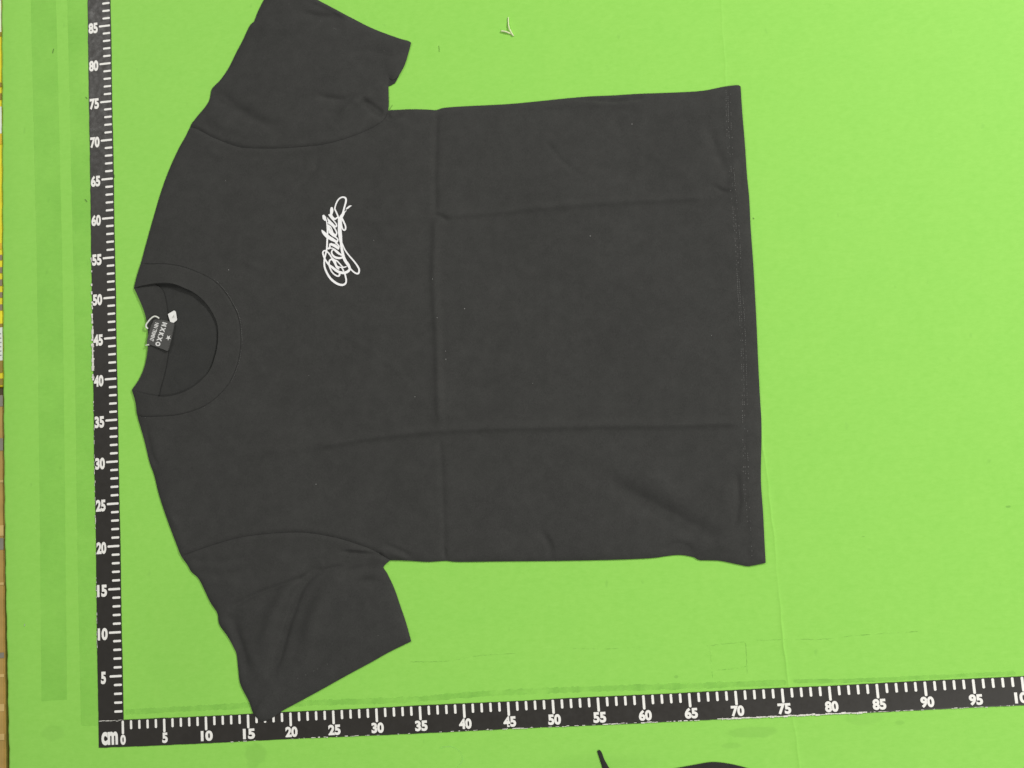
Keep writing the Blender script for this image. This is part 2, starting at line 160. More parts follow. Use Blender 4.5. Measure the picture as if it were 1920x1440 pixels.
M = {}
def mat_green():
    m, n, l, b = nt('green_sheet', 0.62, 0.25)
    co = objco(n)
    big = noise(n, l, 4.5, 4, 0.6, co)
    mid = noise(n, l, 26, 4, 0.6, co)
    fib = noise(n, l, 420, 3, 0.6, mapping(n, l, co, (0.35, 1, 1), rot=(0, 0, 0.15)))
    speck = noise(n, l, 900, 2, 0.5, co)
    c = ramp(n, l, big, 0.3, (0.318, 0.715, 0.112), 0.72, (0.321, 0.707, 0.1084))
    c = mixc(n, l, 0.8, c, ramp(n, l, mid, 0.32, (0.30, 0.70, 0.105), 0.70, (0.328, 0.721, 0.1136)))
    c = mixc(n, l, 0.28, c, ramp(n, l, fib, 0.35, (0.28, 0.66, 0.09), 0.68, (0.364, 0.763, 0.1311)))
    c = mixc(n, l, 0.16, c, ramp(n, l, speck, 0.3, (0.25, 0.62, 0.08), 0.7, (0.382, 0.772, 0.1486)))
    fleck = noise(n, l, 150, 3, 0.6, mapping(n, l, co, (0.7, 1, 1), loc=(5, 2, 0)))
    c = mixc(n, l, 0.16, c, ramp(n, l, fleck, 0.28, (0.24, 0.60, 0.075), 0.74, (0.40, 0.80, 0.16)))
    # grime marks, broad darker patches, and shade painted around the lower garment
    sx = n.new('ShaderNodeSeparateXYZ'); l.new(co, sx.inputs[0])
    wob = math_(n, l, 'MULTIPLY', math_(n, l, 'SUBTRACT', noise(n, l, 60, 3, 0.6, co), 0.5), 0.9)
    tot = None
    for (cx, cy, rx, ry, s) in D['stains_and_shade']:
        dx = math_(n, l, 'DIVIDE', math_(n, l, 'SUBTRACT', sx.outputs[0], cx * K), rx * K)
        dy = math_(n, l, 'DIVIDE', math_(n, l, 'SUBTRACT', sx.outputs[1], cy * K), ry * K)
        r = math_(n, l, 'SQRT', math_(n, l, 'ADD', math_(n, l, 'MULTIPLY', dx, dx), math_(n, l, 'MULTIPLY', dy, dy)))
        r = math_(n, l, 'ADD', r, wob)
        f = n.new('ShaderNodeMapRange'); f.interpolation_type = 'SMOOTHSTEP'
        f.inputs['From Min'].default_value = 1.12 if rx < 3 else 1.5; f.inputs['From Max'].default_value = 0.75 if rx < 3 else 0.2
        l.new(r, f.inputs[0])
        v = math_(n, l, 'MULTIPLY', f.outputs[0], s * 0.55)
        tot = v if tot is None else math_(n, l, 'MAXIMUM', tot, v)
    c = mixc(n, l, tot, c, (0.200, 0.465, 0.0743))
    dirt = noise(n, l, 75, 2, 0.5, mapping(n, l, co, (1, 0.6, 1), loc=(3, 1, 0)))
    dm = n.new('ShaderNodeMapRange'); dm.inputs['From Min'].default_value = 0.71; dm.inputs['From Max'].default_value = 0.78; dm.inputs['To Max'].default_value = 0.3
    l.new(dirt, dm.inputs[0])
    c = mixc(n, l, dm.outputs[0], c, (0.200, 0.484, 0.0787))
    l.new(c, b.inputs['Base Color'])
    h = math_(n, l, 'ADD', math_(n, l, 'MULTIPLY', fib, 0.5), math_(n, l, 'MULTIPLY', noise(n, l, 12, 3, 0.5, co), 6.0))
    bump(n, l, b, h, 0.25, 0.0004)
    return m
M['green'] = mat_green()

def mat_trans(name, colr, lo, hi, amount, scale):
    """a worn mark: paint-thin film, patchy coverage"""
    m, n, l, b = nt(name, 0.7, 0.2)
    b.inputs['Base Color'].default_value = (*colr, 1)
    co = objco(n)
    f = noise(n, l, scale, 4, 0.65, co)
    r = n.new('ShaderNodeMapRange'); r.inputs['From Min'].default_value = lo; r.inputs['From Max'].default_value = hi; r.inputs['To Max'].default_value = amount
    l.new(f, r.inputs[0]); l.new(r.outputs[0], b.inputs['Alpha'])
    return m
M['pencil'] = mat_trans('pencil_mark', (0.13, 0.30, 0.06), 0.42, 0.68, 0.30, 90)
M['residue'] = mat_trans('tape_residue', (0.20, 0.46, 0.085), 0.30, 0.75, 0.30, 45)
M['strip'] = mat_trans('clear_tape', (0.235, 0.56, 0.088), 0.2, 0.85, 0.24, 11)
M['ring'] = mat_trans('cup_ring', (0.45, 0.84, 0.22), 0.3, 0.7, 0.5, 60)

def mat_cloth(name, lo, hi, scale_big=9):
    m, n, l, b = nt(name, 0.92, 0.12)
    co = objco(n)
    big = noise(n, l, scale_big, 4, 0.6, co)
    mot = noise(n, l, 70, 4, 0.65, co)
    knit = noise(n, l, 1500, 2, 0.5, mapping(n, l, co, (1, 0.45, 1)))
    c = ramp(n, l, big, 0.3, lo, 0.7, hi)
    c = mixc(n, l, 0.48, c, ramp(n, l, mot, 0.36, [x * .84 for x in lo], 0.7, [x * 1.16 for x in hi]))
    c = mixc(n, l, 0.35, c, ramp(n, l, knit, 0.3, [x * .7 for x in lo], 0.7, [x * 1.35 for x in hi]))
    l.new(c, b.inputs['Base Color'])
    b.inputs['Sheen Weight'].default_value = 0.04
    b.inputs['Sheen Roughness'].default_value = 0.5
    bump(n, l, b, math_(n, l, 'ADD', math_(n, l, 'MULTIPLY', knit, 0.25), mot), 0.35, 0.0006)
    return m
M['cloth'] = mat_cloth('black_cotton_jersey', (0.0425, 0.0427, 0.0405), (0.0515, 0.0517, 0.0492))
M['rib'] = mat_cloth('black_ribbed_collar', (0.043, 0.0432, 0.041), (0.050, 0.0503, 0.0478))
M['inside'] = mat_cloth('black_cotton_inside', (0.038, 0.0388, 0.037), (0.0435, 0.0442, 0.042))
M['darkcloth'] = mat_cloth('black_knit_other', (0.030, 0.029, 0.027), (0.036, 0.035, 0.032))

def mat_plain(name, colr, rough=0.7, var=0.1, scale=120, spec=0.3, bmp=0.0):
    m, n, l, b = nt(name, rough, spec)
    co = objco(n)
    f = noise(n, l, scale, 4, 0.6, co)
    l.new(ramp(n, l, f, 0.3, [x * (1 - var) for x in colr], 0.7, [min(1, x * (1 + var)) for x in colr]), b.inputs['Base Color'])
    if bmp: bump(n, l, b, f, 0.4, bmp)
    return m
M['print'] = mat_plain('white_screen_print', (0.95, 0.95, 0.95), 0.55, 0.02, 300)
M['rulerwhite'] = mat_plain('white_ruler_print', (0.93, 0.92, 0.87), 0.5, 0.04, 90)
M['wornwhite'] = mat_plain('worn_white_edge', (0.80, 0.78, 0.72), 0.7, 0.15, 200)
M['stitch'] = mat_plain('grey_stitch', (0.13, 0.13, 0.125), 0.8, 0.5, 160)
M['seamdark'] = mat_plain('black_thread', (0.025, 0.025, 0.024), 0.9, 0.1)
M['tag'] = mat_plain('black_woven_tag', (0.062, 0.062, 0.058), 0.5, 0.1, 300, 0.5)
M['tagtext'] = mat_plain('white_tag_print', (0.75, 0.75, 0.73), 0.6, 0.15, 900)
M['cord'] = mat_plain('white_cord', (0.80, 0.82, 0.74), 0.7, 0.08, 500)
M['tab'] = mat_plain('white_satin_tab', (0.82, 0.82, 0.79), 0.5, 0.06, 200)
M['tabmark'] = mat_plain('grey_tab_mark', (0.42, 0.42, 0.40), 0.7, 0.1)
M['lint'] = mat_plain('dark_lint', (0.07, 0.12, 0.04), 0.9, 0.2)
M['speck'] = mat_plain('pale_lint', (0.5, 0.5, 0.48), 0.9, 0.3, 400)
M['thread'] = mat_plain('cream_thread', (0.76, 0.82, 0.50), 0.8, 0.1, 400)
def mat_ruler():
    m, n, l, b = nt('black_ruler_vinyl', 0.42, 0.5)
    co = objco(n)
    f = noise(n, l, 22, 5, 0.65, co)
    l.new(ramp(n, l, f, 0.3, (0.024, 0.0215, 0.018), 0.75, (0.031, 0.028, 0.024)), b.inputs['Base Color'])
    g = noise(n, l, 140, 3, 0.6, co)
    l.new(ramp(n, l, g, 0.3, (0.36,) * 3, 0.7, (0.52,) * 3), b.inputs['Roughness'])
    bump(n, l, b, f, 0.3, 0.0006)
    return m
M['ruler'] = mat_ruler()
for nm, c in dict(white=(0.80, 0.83, 0.74), brown=(0.34, 0.24, 0.05), yellow=(0.90, 0.76, 0.04), orange=(0.80, 0.52, 0.04), taupe=(0.30, 0.23, 0.15),
                  dark=(0.08, 0.06, 0.03), grey=(0.26, 0.24, 0.19), tan=(0.46, 0.30, 0.09), carton=(0.46, 0.30, 0.09), light=(0.62, 0.44, 0.17), ink=(0.3, 0.3, 0.28), floor=(0.24, 0.22, 0.19)).items():
    M['b_' + nm] = mat_plain('carton_' + nm, c, 0.6, 0.12, 40)

# ------------------------------------------------------------------ helpers
def link(o, parent=None):
    col.objects.link(o)
    if parent is not None: o.parent = parent
    return o

def mesh_ob(name, verts, faces, mat, parent=None, smooth=None, scale=K):
    me = bpy.data.meshes.new(name)
    me.from_pydata([(v[0] * scale, v[1] * scale, v[2] * scale) for v in verts], [], faces)
    me.materials.append(M[mat])
    if smooth is not None:
        me.polygons.foreach_set('use_smooth', smooth if hasattr(smooth, '__len__') else [bool(smooth)] * len(me.polygons))
    me.update()
    return link(bpy.data.objects.new(name, me), parent)

def thing(name, label, cat, group=None):
    o = bpy.data.objects.new(name, None); o.empty_display_size = 0.02
    col.objects.link(o)
    return tag(o, label, cat, group)

def tag(o, label, cat, group=None):
    o['label'] = label; o['category'] = cat
    if group: o['group'] = group
    return o

def resample(pts, step, closed=False):
    p = np.array(pts, float)
    if closed: p = np.vstack([p, p[:1]])
    d = np.r_[0, np.cumsum(np.hypot(*np.diff(p, axis=0).T))]
    k = max(2, int(round(d[-1] / step)) + 1)
    t = np.linspace(0, d[-1], k)
    q = np.stack([np.interp(t, d, p[:, 0]), np.interp(t, d, p[:, 1])], 1)
    return q[:-1] if closed else q

def catmull(pts, sub=8):
    p = np.array(pts, float)
    P = np.vstack([2 * p[0] - p[1], p, 2 * p[-1] - p[-2]])
    out = []
    for i in range(1, len(P) - 2):
        a, b_, c, d = P[i - 1], P[i], P[i + 1], P[i + 2]
        for t in np.linspace(0, 1, sub, endpoint=False):
            out.append(0.5 * (2 * b_ + (c - a) * t + (2 * a - 5 * b_ + 4 * c - d) * t * t + (3 * b_ - a - 3 * c + d) * t ** 3))
    out.append(p[-1])
    return np.array(out)

def chain(*names):
    out = []
    for nm in names:
        rev = nm.startswith('-')
        p = D[nm.lstrip('-')]
        p = p[::-1] if rev else p
        q = catmull(p, 6) if len(p) > 3 else np.array(p, float)
        q = list(map(tuple, resample(q, 0.3)))
        out += q if not out else q[1:]
    if out[0] == out[-1] or math.dist(out[0], out[-1]) < 0.05: out = out[:-1]
    return np.array(out)

def seg_dist(P, poly, closed=False):
    """distance from every point to a polyline"""
    poly = np.asarray(poly, float)
    if closed: poly = np.vstack([poly, poly[:1]])
    best = np.full(len(P), 1e9)
    for a, b_ in zip(poly[:-1], poly[1:]):
        ab = b_ - a; L2 = ab @ ab + 1e-12
        t = np.clip(((P - a) @ ab) / L2, 0, 1)
        d = P - a - t[:, None] * ab
        best = np.minimum(best, (d * d).sum(1))
    return np.sqrt(best)

def inside(P, poly):
    poly = np.asarray(poly); x, y = P[:, 0], P[:, 1]
    c = np.zeros(len(P), bool); j = len(poly) - 1
    for i in range(len(poly)):
        xi, yi = poly[i]; xj, yj = poly[j]
        m = ((yi > y) != (yj > y)) & (x < (xj - xi) * (y - yi) / (yj - yi + 1e-12) + xi)
        c ^= m; j = i
    return c

def sheet(name, outline, step, zfun, zbot, mat, parent):
    """a piece of cloth: a fine relief surface inside an outline with its own edge going down"""
    outline = np.asarray(outline)
    lo, hi = outline.min(0), outline.max(0)
    gx, gy = np.meshgrid(np.arange(lo[0], hi[0], step), np.arange(lo[1], hi[1], step * 0.866))
    gx = gx + (np.arange(gx.shape[0]) % 2)[:, None] * step / 2
    G = np.stack([gx.ravel(), gy.ravel()], 1)
    G = G[inside(G, outline)]
    G = G[seg_dist(G, outline, True) > step * 0.45]
    pts = np.vstack([outline, G]); nb = len(outline)
    r = delaunay_2d_cdt([Vector(p) for p in pts], [(i, (i + 1) % nb) for i in range(nb)], [], 1, 1e-6)
    V = np.array([tuple(v) for v in r[0]]); F = [tuple(f) for f in r[2]]
    z = zfun(V)
    top = np.c_[V, z]
    n = len(top)
    # the turned edge: two more rings below the rim
    bz = zfun(outline)
    cen = np.roll(outline, -1, 0) - np.roll(outline, 1, 0)
    nrm = np.c_[cen[:, 1], -cen[:, 0]]; nrm /= np.linalg.norm(nrm, axis=1)[:, None] + 1e-9
    area2 = (outline[:, 0] * np.roll(outline[:, 1], -1) - np.roll(outline[:, 0], -1) * outline[:, 1]).sum()
    if area2 < 0: nrm = -nrm
    r0 = np.c_[outline, bz]; r1 = np.c_[outline + nrm * 0.03, bz * 0.6 + zbot * 0.4]; r2 = np.c_[outline, np.full(nb, zbot)]
    verts = np.vstack([top, r0, r1, r2])
    faces = list(F); sm = [True] * len(F)
    for k in (0, 1):
        a = n + k * nb; b_ = a + nb
        for i in range(nb):
            j = (i + 1) % nb
            faces.append((a + i, a + j, b_ + j, b_ + i) if area2 < 0 else (a + j, a + i, b_ + i, b_ + j)); sm.append(True)
    ob = mesh_ob(name, verts.tolist(), faces, mat, parent, sm)
    bm = bmesh.new(); bm.from_mesh(ob.data)
    for f in bm.faces:
        if f.calc_center_median().z > -1 and len(f.verts) == 3 and f.normal.z < 0: f.normal_flip()
    bm.to_mesh(ob.data); bm.free()
    return ob

def ribbon_geo(pts, w, z, zf=None, arrow=False):
    """flat stroke with round-ish ends; pts Nx2, w N widths"""
    pts = np.asarray(pts, float); w = np.broadcast_to(np.asarray(w, float), (len(pts),)).copy()
    t = np.gradient(pts, axis=0); t /= np.linalg.norm(t, axis=1)[:, None] + 1e-9
    nn = np.c_[-t[:, 1], t[:, 0]]
    # rounded caps
    def cap(i, s):
        o = []
        for a in (0.5, 0.85, 1.0):
            o.append((pts[i] + s * t[i] * w[i] / 2 * a, w[i] * math.sqrt(max(0, 1 - a * a)), nn[i]))
        return o
    rows = [(p, ww, n_) for p, ww, n_ in cap(0, -1)[::-1]] + [(pts[i], w[i], nn[i]) for i in range(len(pts))] + cap(-1, 1)
    V = []
    for p, ww, n_ in rows:
        for s in (0.5, -0.5):
            q = p + n_ * ww * s
            V.append(q)
    V = np.array(V)
    zz = (zf(V) if zf else 0) + z
    F = [(2 * i, 2 * i + 1, 2 * i + 3, 2 * i + 2) for i in range(len(rows) - 1)]
    return np.c_[V, np.broadcast_to(zz, (len(V),))], F

def up(ob):
    """make every face of a flat mesh look up"""
    bm = bmesh.new(); bm.from_mesh(ob.data); bm.normal_update()
    for f in bm.faces:
        if f.normal.z < 0: f.normal_flip()
    bm.to_mesh(ob.data); bm.free()
    return ob

def merged(name, geos, mat, parent=None, smooth=False):
    V, F = [], []
    for v, f in geos:
        o = len(V); V += [tuple(x) for x in v]; F += [tuple(i + o for i in q) for q in f]
    return up(mesh_ob(name, V, F, mat, parent, smooth))

def tube(name, pts3, rad, mat, parent=None, seg=8):
    P = np.asarray(pts3, float); rad = np.broadcast_to(rad, (len(P),))
    t = np.gradient(P, axis=0); t /= np.linalg.norm(t, axis=1)[:, None] + 1e-9
    V, F = [], []
    for i, p in enumerate(P):
        a = np.cross(t[i], (0, 0, 1.0)); a /= np.linalg.norm(a) + 1e-9; b_ = np.cross(a, t[i])
        for k in range(seg):
            an = 2 * math.pi * k / seg
            V.append(p + (a * math.cos(an) + b_ * math.sin(an)) * rad[i])
    for i in range(len(P) - 1):
        for k in range(seg):
            F.append((i * seg + k, i * seg + (k + 1) % seg, (i + 1) * seg + (k + 1) % seg, (i + 1) * seg + k))
    F.append(tuple(range(seg))[::-1]); F.append(tuple((len(P) - 1) * seg + k for k in range(seg)))
    return mesh_ob(name, V, F, mat, parent, True)

def box(name, x0, x1, y0, y1, z0, z1, mat, parent=None, bev=0.0):
    bm = bmesh.new()
    bmesh.ops.create_cube(bm, size=1)
    for v in bm.verts:
        v.co = Vector(((x0 + x1) / 2 + v.co.x * (x1 - x0), (y0 + y1) / 2 + v.co.y * (y1 - y0), (z0 + z1) / 2 + v.co.z * (z1 - z0))) * K
    if bev: bmesh.ops.bevel(bm, geom=bm.edges[:], offset=bev * K, segments=2, affect='EDGES')
    me = bpy.data.meshes.new(name); bm.to_mesh(me); bm.free(); me.materials.append(M[mat])
    return link(bpy.data.objects.new(name, me), parent)

_text = {}
def text_mesh(body, bold=0.02):
    """glyph outlines as a flat mesh, centred, cap height about 1"""
    if (body, bold) in _text: return _text[body, bold]
    cu = bpy.data.curves.new('glyphs', 'FONT'); cu.body = body; cu.size = 1.0; cu.offset = bold
    cu.align_x = 'CENTER'; cu.resolution_u = 4
    o = bpy.data.objects.new('glyphs', cu); col.objects.link(o)
    bpy.context.view_layer.update()
    me = bpy.data.meshes.new_from_object(o.evaluated_get(bpy.context.evaluated_depsgraph_get()))
    bpy.data.objects.remove(o); bpy.data.curves.remove(cu)
    co = np.empty(len(me.vertices) * 3); me.vertices.foreach_get('co', co); co = co.reshape(-1, 3)
    mn, mx = co.min(0), co.max(0)
    co[:, 0] -= (mn[0] + mx[0]) / 2; co[:, 1] -= (mn[1] + mx[1]) / 2
    co[:, 0] /= mx[0] - mn[0]; co[:, 1] /= mx[1] - mn[1]
    me.vertices.foreach_set('co', co.ravel()); me.update()
    _text[body, bold] = me
    return me

def glyphs(name, body, cx, cy, w, h, z, mat, parent, rotz=0.0, bold=0.02, shear=0.0):
    me = text_mesh(body, bold).copy(); me.name = name
    co = np.empty(len(me.vertices) * 3); me.vertices.foreach_get('co', co); co = co.reshape(-1, 3)
    X = co[:, 0] * w + co[:, 1] * h * shear; Y = co[:, 1] * h
    c, s = math.cos(rotz), math.sin(rotz)
    co[:, 0] = (cx + X * c - Y * s) * K; co[:, 1] = (cy + X * s + Y * c) * K; co[:, 2] = z * K
    me.vertices.foreach_set('co', co.ravel()); me.materials.clear(); me.materials.append(M[mat]); me.update()
    return up(link(bpy.data.objects.new(name, me), parent))

# ------------------------------------------------------------------ the setting: green covered tabletop
def build_tabletop():
    e = np.array(D['mat_edge'])[::-1]; s = np.array(D['mat_seam'])[::-1]
    ys = np.linspace(-22, 110, 260)
    ex = np.interp(ys, e[:, 1], e[:, 0]); sxx = np.interp(ys, s[:, 1], s[:, 0])
    ex += 0.03 * np.sin(ys * 1.7) + 0.02 * np.sin(ys * 4.1)
    sxx += 0.04 * np.sin(ys * 0.9) + 0.03 * np.sin(ys * 2.3 + 1)
    fr = list(np.linspace(0, 1, 40)[1:-1])
    offs = [-1.2, -0.5, -0.26, -0.14, -0.07, 0.0, 0.06, 0.14, 0.3, 0.7, 1.5]
    prof = [0, 0.0, 0.01, 0.03, 0.058, 0.066, 0.036, 0.012, -0.004, -0.003, 0]
    V, F = [], []
    rows = []
    for y, a, b_ in zip(ys, ex, sxx):
        str_ = 0.75 + 0.5 * math.sin(y * 0.37) * math.sin(y * 0.11 + 1)
        str_ *= 0.3 if y > 60 else (0.75 if y < 30 else 0.6)
        row = [(a, y, -2.0), (a - 0.02, y, -0.12), (a + 0.1, y, -0.02), (a + 0.25, y, 0.0)]
        row += [(a + 0.25 + (b_ - 1.2 - a - 0.25) * f, y, 0.0) for f in fr]
        row += [(b_ + o, y, z * str_) for o, z in zip(offs, prof)]
        row += [(b_ + 1.5 + (135 - b_) * f, y, 0.0) for f in np.linspace(0, 1, 14)[1:]]
        rows.append(row)
    nc = len(rows[0])
    for r in rows: V += r
    for i in range(len(rows) - 1):
        for j in range(nc - 1):
            F.append((i * nc + j, i * nc + j + 1, (i + 1) * nc + j + 1, (i + 1) * nc + j))
    o = mesh_ob('tabletop', V, F, 'green', None, True)
    o['kind'] = 'structure'
    o['label'] = 'green covered tabletop with a lengthwise seam'
    return o
table = build_tabletop()

def flat_poly(name, pts, z, mat, parent, thick=None):
    pts = [tuple(p) for p in pts]
    return up(mesh_ob(name, [(x, y, z) for x, y in pts], [tuple(range(len(pts)))], mat, parent, False))
flat_poly('tape_strip', D['strip_a'], 0.03, 'strip', table)
flat_poly('tape_strip', D['strip_b'], 0.03, 'strip', table)
def mark(name, key, w, z, mat, jitter=0.02):
    p = resample(catmull(D[key], 6), 0.25)
    p = p + rng.normal(0, jitter, p.shape)
    ww = w * (0.75 + 0.5 * rng.random(len(p)))
    return merged(name, [ribbon_geo(p, ww, z)], mat, table)
for k in 'abcdefg': mark('pencil_line', 'line_' + k, 0.085, 0.024, 'pencil')
mark('tape_residue', 'residue', 0.62, 0.018, 'residue', 0.01)
mark('tape_residue', 'residue_b', 0.4, 0.018, 'residue', 0.01)
mark('cup_ring', 'ring', 0.16, 0.02, 'ring')

# floor under the table and what stands there beside its edge
fl = box('floor', -220, 260, -200, 260, -78, -75, 'b_floor'); fl['kind'] = 'structure'

yc = thing('yellow_carton', 'yellow striped carton with white labels beyond the table edge, upper left', 'carton')
Y0 = D['bands'][0][1] + 8; Y1 = D['bands'][-1][2] - 0.2
box('body', -60, -14.75, Y1, Y0, -75, -0.32, 'b_yellow', yc, 0.1)
for nm, a, b_ in D['bands']:
    if nm == 'yellow': continue
    part = {'white': 'label_panel', 'label': 'shipping_label', 'brown': 'stripe', 'orange': 'stripe', 'taupe': 'stripe'}[nm]
    q = box(part, -40 if nm in ('white', 'label') else -59.8, -14.8, b_, a, -0.32, -0.24, 'b_white' if nm == 'label' else 'b_' + nm, yc)
    if nm == 'label':
        for k in range(6):
            yy = a - (0.18 + 0.13 * k) * (a - b_)
            box('print_line', -36, -14.95 + 0.02 * (k % 3), yy - 0.12, yy, -0.24, -0.21, 'b_ink', q)
cb = thing('cardboard_box', 'brown cardboard box with grey tape bands beyond the table edge, lower left', 'box')
B0 = D['box_bands'][0][1] - 0.1; B1 = D['box_bands'][-1][2]
box('body', -58, -14.75, B1, B0, -75, -0.32, 'b_carton', cb, 0.15)
for nm, a, b_ in D['box_bands']:
    if nm in ('grey', 'dark'): box('tape_band', -57.8, -14.8, b_, a, -0.32, -0.26, 'b_' + nm, cb)
for a, b_ in D['box_marks']: box('flap_edge', -50, -14.8, b_, a, -0.32, -0.25, 'b_light', cb)

# ------------------------------------------------------------------ rulers
ZR = 0.07
def ragged_strip(name, x0, x1, y0, y1, parent, along):
    """vinyl strip with slightly wavering edges"""
    n_ = 240; V = []; F = []
    t = np.linspace(0, 1, n_)
    for i, u in enumerate(t):
        wv = 0.018 * math.sin(u * 41) + rng.normal(0, 0.008); wv2 = 0.02 * math.sin(u * 29 + 2) + rng.normal(0, 0.012)
        zz = ZR + 0.012 * math.sin(u * 23)
        if along == 'x':
            x = x0 + (x1 - x0) * u
            V += [(x, y0 + wv2, 0.0), (x, y0 + wv2 + 0.01, zz), (x, y0 + 0.12, zz + 0.012), (x, y1 - 0.12, zz + 0.012), (x, y1 + wv - 0.01, zz), (x, y1 + wv, 0.0)]
        else:
            y = y0 + (y1 - y0) * u
            V += [(x0 + wv2, y, 0.0), (x0 + wv2 + 0.01, y, zz), (x0 + 0.12, y, zz + 0.012), (x1 - 0.12, y, zz + 0.012), (x1 + wv - 0.01, y, zz), (x1 + wv, y, 0.0)]
    for i in range(n_ - 1):
        for j in range(5): F.append((i * 6 + j, i * 6 + j + 1, (i + 1) * 6 + j + 1, (i + 1) * 6 + j))
    F.append((0, 1, 2, 3, 4, 5)); F.append(tuple((n_ - 1) * 6 + k for k in range(6)))
    o = mesh_ob(name, V, F, 'ruler', parent, False)
    bm = bmesh.new(); bm.from_mesh(o.data); bmesh.ops.recalc_face_normals(bm, faces=bm.faces); bm.to_mesh(o.data); bm.free()
    return o
ZT = ZR + 0.034
def tick_mesh(lx, ly, name):
    """rounded bar, print thick"""
    r = min(lx, ly) / 2 * 0.8
    pts = []
    for cx, cy, a0 in ((lx / 2 - r, ly / 2 - r, 0), (-lx / 2 + r, ly / 2 - r, 90), (-lx / 2 + r, -ly / 2 + r, 180), (lx / 2 - r, -ly / 2 + r, 270)):
        for k in range(4):
            an = math.radians(a0 + 30 * k); pts.append((cx + r * math.cos(an), cy + r * math.sin(an)))
    me = bpy.data.meshes.new(name)
    me.from_pydata([(x * K, y * K, 0) for x, y in pts], [], [tuple(range(len(pts)))])
    me.materials.append(M['rulerwhite']); me.update()
    return me
def place(me, name, x, y, z, parent):
    o = bpy.data.objects.new(name, me); o.location = (x * K, y * K, z * K)
    return link(o, parent)

rv = thing('ruler', 'upright black ruler strip with white centimetre marks along the left side', 'ruler', 'black rulers taped to the green tabletop')
ragged_strip('strip', -2.98, 0.06, 0.03, 103, rv, 'y')
ms, ml = tick_mesh(0.98, 0.26, 'tick_mark'), tick_mesh(1.48, 0.26, 'tick_mark')
for k in range(1, 100):
    five = k % 5 == 0
    place(ml if five else ms, 'tick_mark', -0.02 - (0.74 if five else 0.49), k, ZT, rv)
    if five:
        s = str(k)
        glyphs('numeral', s, -2.26, k - 0.12, 1.22 if len(s) == 2 else 0.62, 1.42, ZT, 'rulerwhite', rv, bold=0.05)
# frayed white edge on the outer side
def frayed(parent, along, runs, edge, name='worn_edge'):
    g = []
    for a, b_, dens, wid in runs:
        t = a
        while t < b_:
            L = abs(rng.normal(0.18, 0.14)) + 0.05
            if rng.random() < dens:
                w_ = wid * (0.5 + rng.random()); o = edge + rng.normal(0, 0.02)
                q = [(t, o - w_ / 2), (t + L, o - w_ / 2 + rng.normal(0, .015)), (t + L, o + w_ / 2 + rng.normal(0, .015)), (t, o + w_ / 2)]
                if along == 'y': q = [(v, u) for u, v in q]
                g.append(([(x, y, ZT + 0.004) for x, y in q], [(0, 1, 2, 3)]))
            t += L + 0.02
    o = merged(name, g, 'wornwhite', parent); o['kind'] = 'stuff'
    return o
frayed(rv, 'y', [(47, 55.5, 0.5, 0.16), (40, 46.5, 0.85, 0.24), (34, 39.5, 0.3, 0.06), (8, 34, 0.4, 0.05)], -2.96)

rh = thing('ruler', 'long black ruler strip with white centimetre marks and cm lettering along the bottom', 'ruler', 'black rulers taped to the green tabletop')
ragged_strip('strip', -2.96, 112, -3.02, 0.0, rh, 'x')
ms, ml = tick_mesh(0.27, 1.0, 'tick_mark'), tick_mesh(0.28, 1.52, 'tick_mark')
for k in range(0, 111):
    five = k % 5 == 0
    place(ml if five else ms, 'tick_mark', k, -0.06 - (0.76 if five else 0.5), ZT, rh)
    if five:
        s = str(k)
        wd = {1: 0.66, 2: 1.42, 3: 2.1}[len(s)]
        glyphs('numeral', s, k + (0.05 if k else 0.0), -2.2, wd, 1.16, ZT, 'rulerwhite', rh, bold=0.05)
glyphs('lettering', 'cm', -1.62, -1.98, 2.0, 1.5, ZT, 'rulerwhite', rh, bold=0.045)
frayed(rh, 'x', [(12, 40, 0.25, 0.05), (40, 55, 0.5, 0.06), (55, 66, 0.7, 0.08), (67.8, 83.5, 1.0, 0.15), (84, 100, 0.35, 0.05)], -2.96)
frayed(rh, 'x', [(-2.9, -0.1, 0.9, 0.05)], 0.0, 'joint_line')

# ------------------------------------------------------------------ the T-shirt
shirt = thing('t_shirt', 'black short sleeved T-shirt with white script on the chest, laid flat', 't-shirt')
full = chain('shoulder_top', 'sleeve_top_outer', 'sleeve_top_hem', 'sleeve_top_under', 'body_top', 'hem', 'body_bottom', 'sleeve_bot_under', 'sleeve_bot_hem', 'sleeve_bot_outer', 'shoulder_bot')
full_open = full   # the neck side stays open
seam_t = chain('seam_top'); seam_b = chain('seam_bot'); collar_o = chain('collar_seam')
neck_f = chain('neck_front')
hemline = chain('hem_stitch')
WR = [(resample(catmull(p, 5) if len(p) > 2 else p, 0.6), a, s) for p, a, s in D['wrinkles']]
# small random buckles so that the cloth is never a perfect plane
BUCK = []
for _ in range(90):
    c = np.array([rng.uniform(2, 73), rng.uniform(2, 95)]); an = rng.uniform(0, math.pi); L = rng.uniform(2, 7)
    d = np.array([math.cos(an), math.sin(an)]) * L / 2
    BUCK.append((np.array([c - d, c + d * 0.2 + rng.normal(0, .4, 2), c + d]), rng.normal(0, 0.022), rng.uniform(0.35, 0.9)))

def fbm(P, seed):
    r = np.random.default_rng(seed); z = np.zeros(len(P))
    for lam, amp in ((16, .07), (9, .045), (5, .022), (2.6, .008)):
        for _ in range(5):
            an = r.uniform(0, 2 * math.pi); ph = r.uniform(0, 6.28)
            z += amp / 2 * np.sin((P[:, 0] * math.cos(an) + P[:, 1] * math.sin(an)) * 2 * math.pi / lam / r.uniform(.8, 1.25) + ph)
    return z

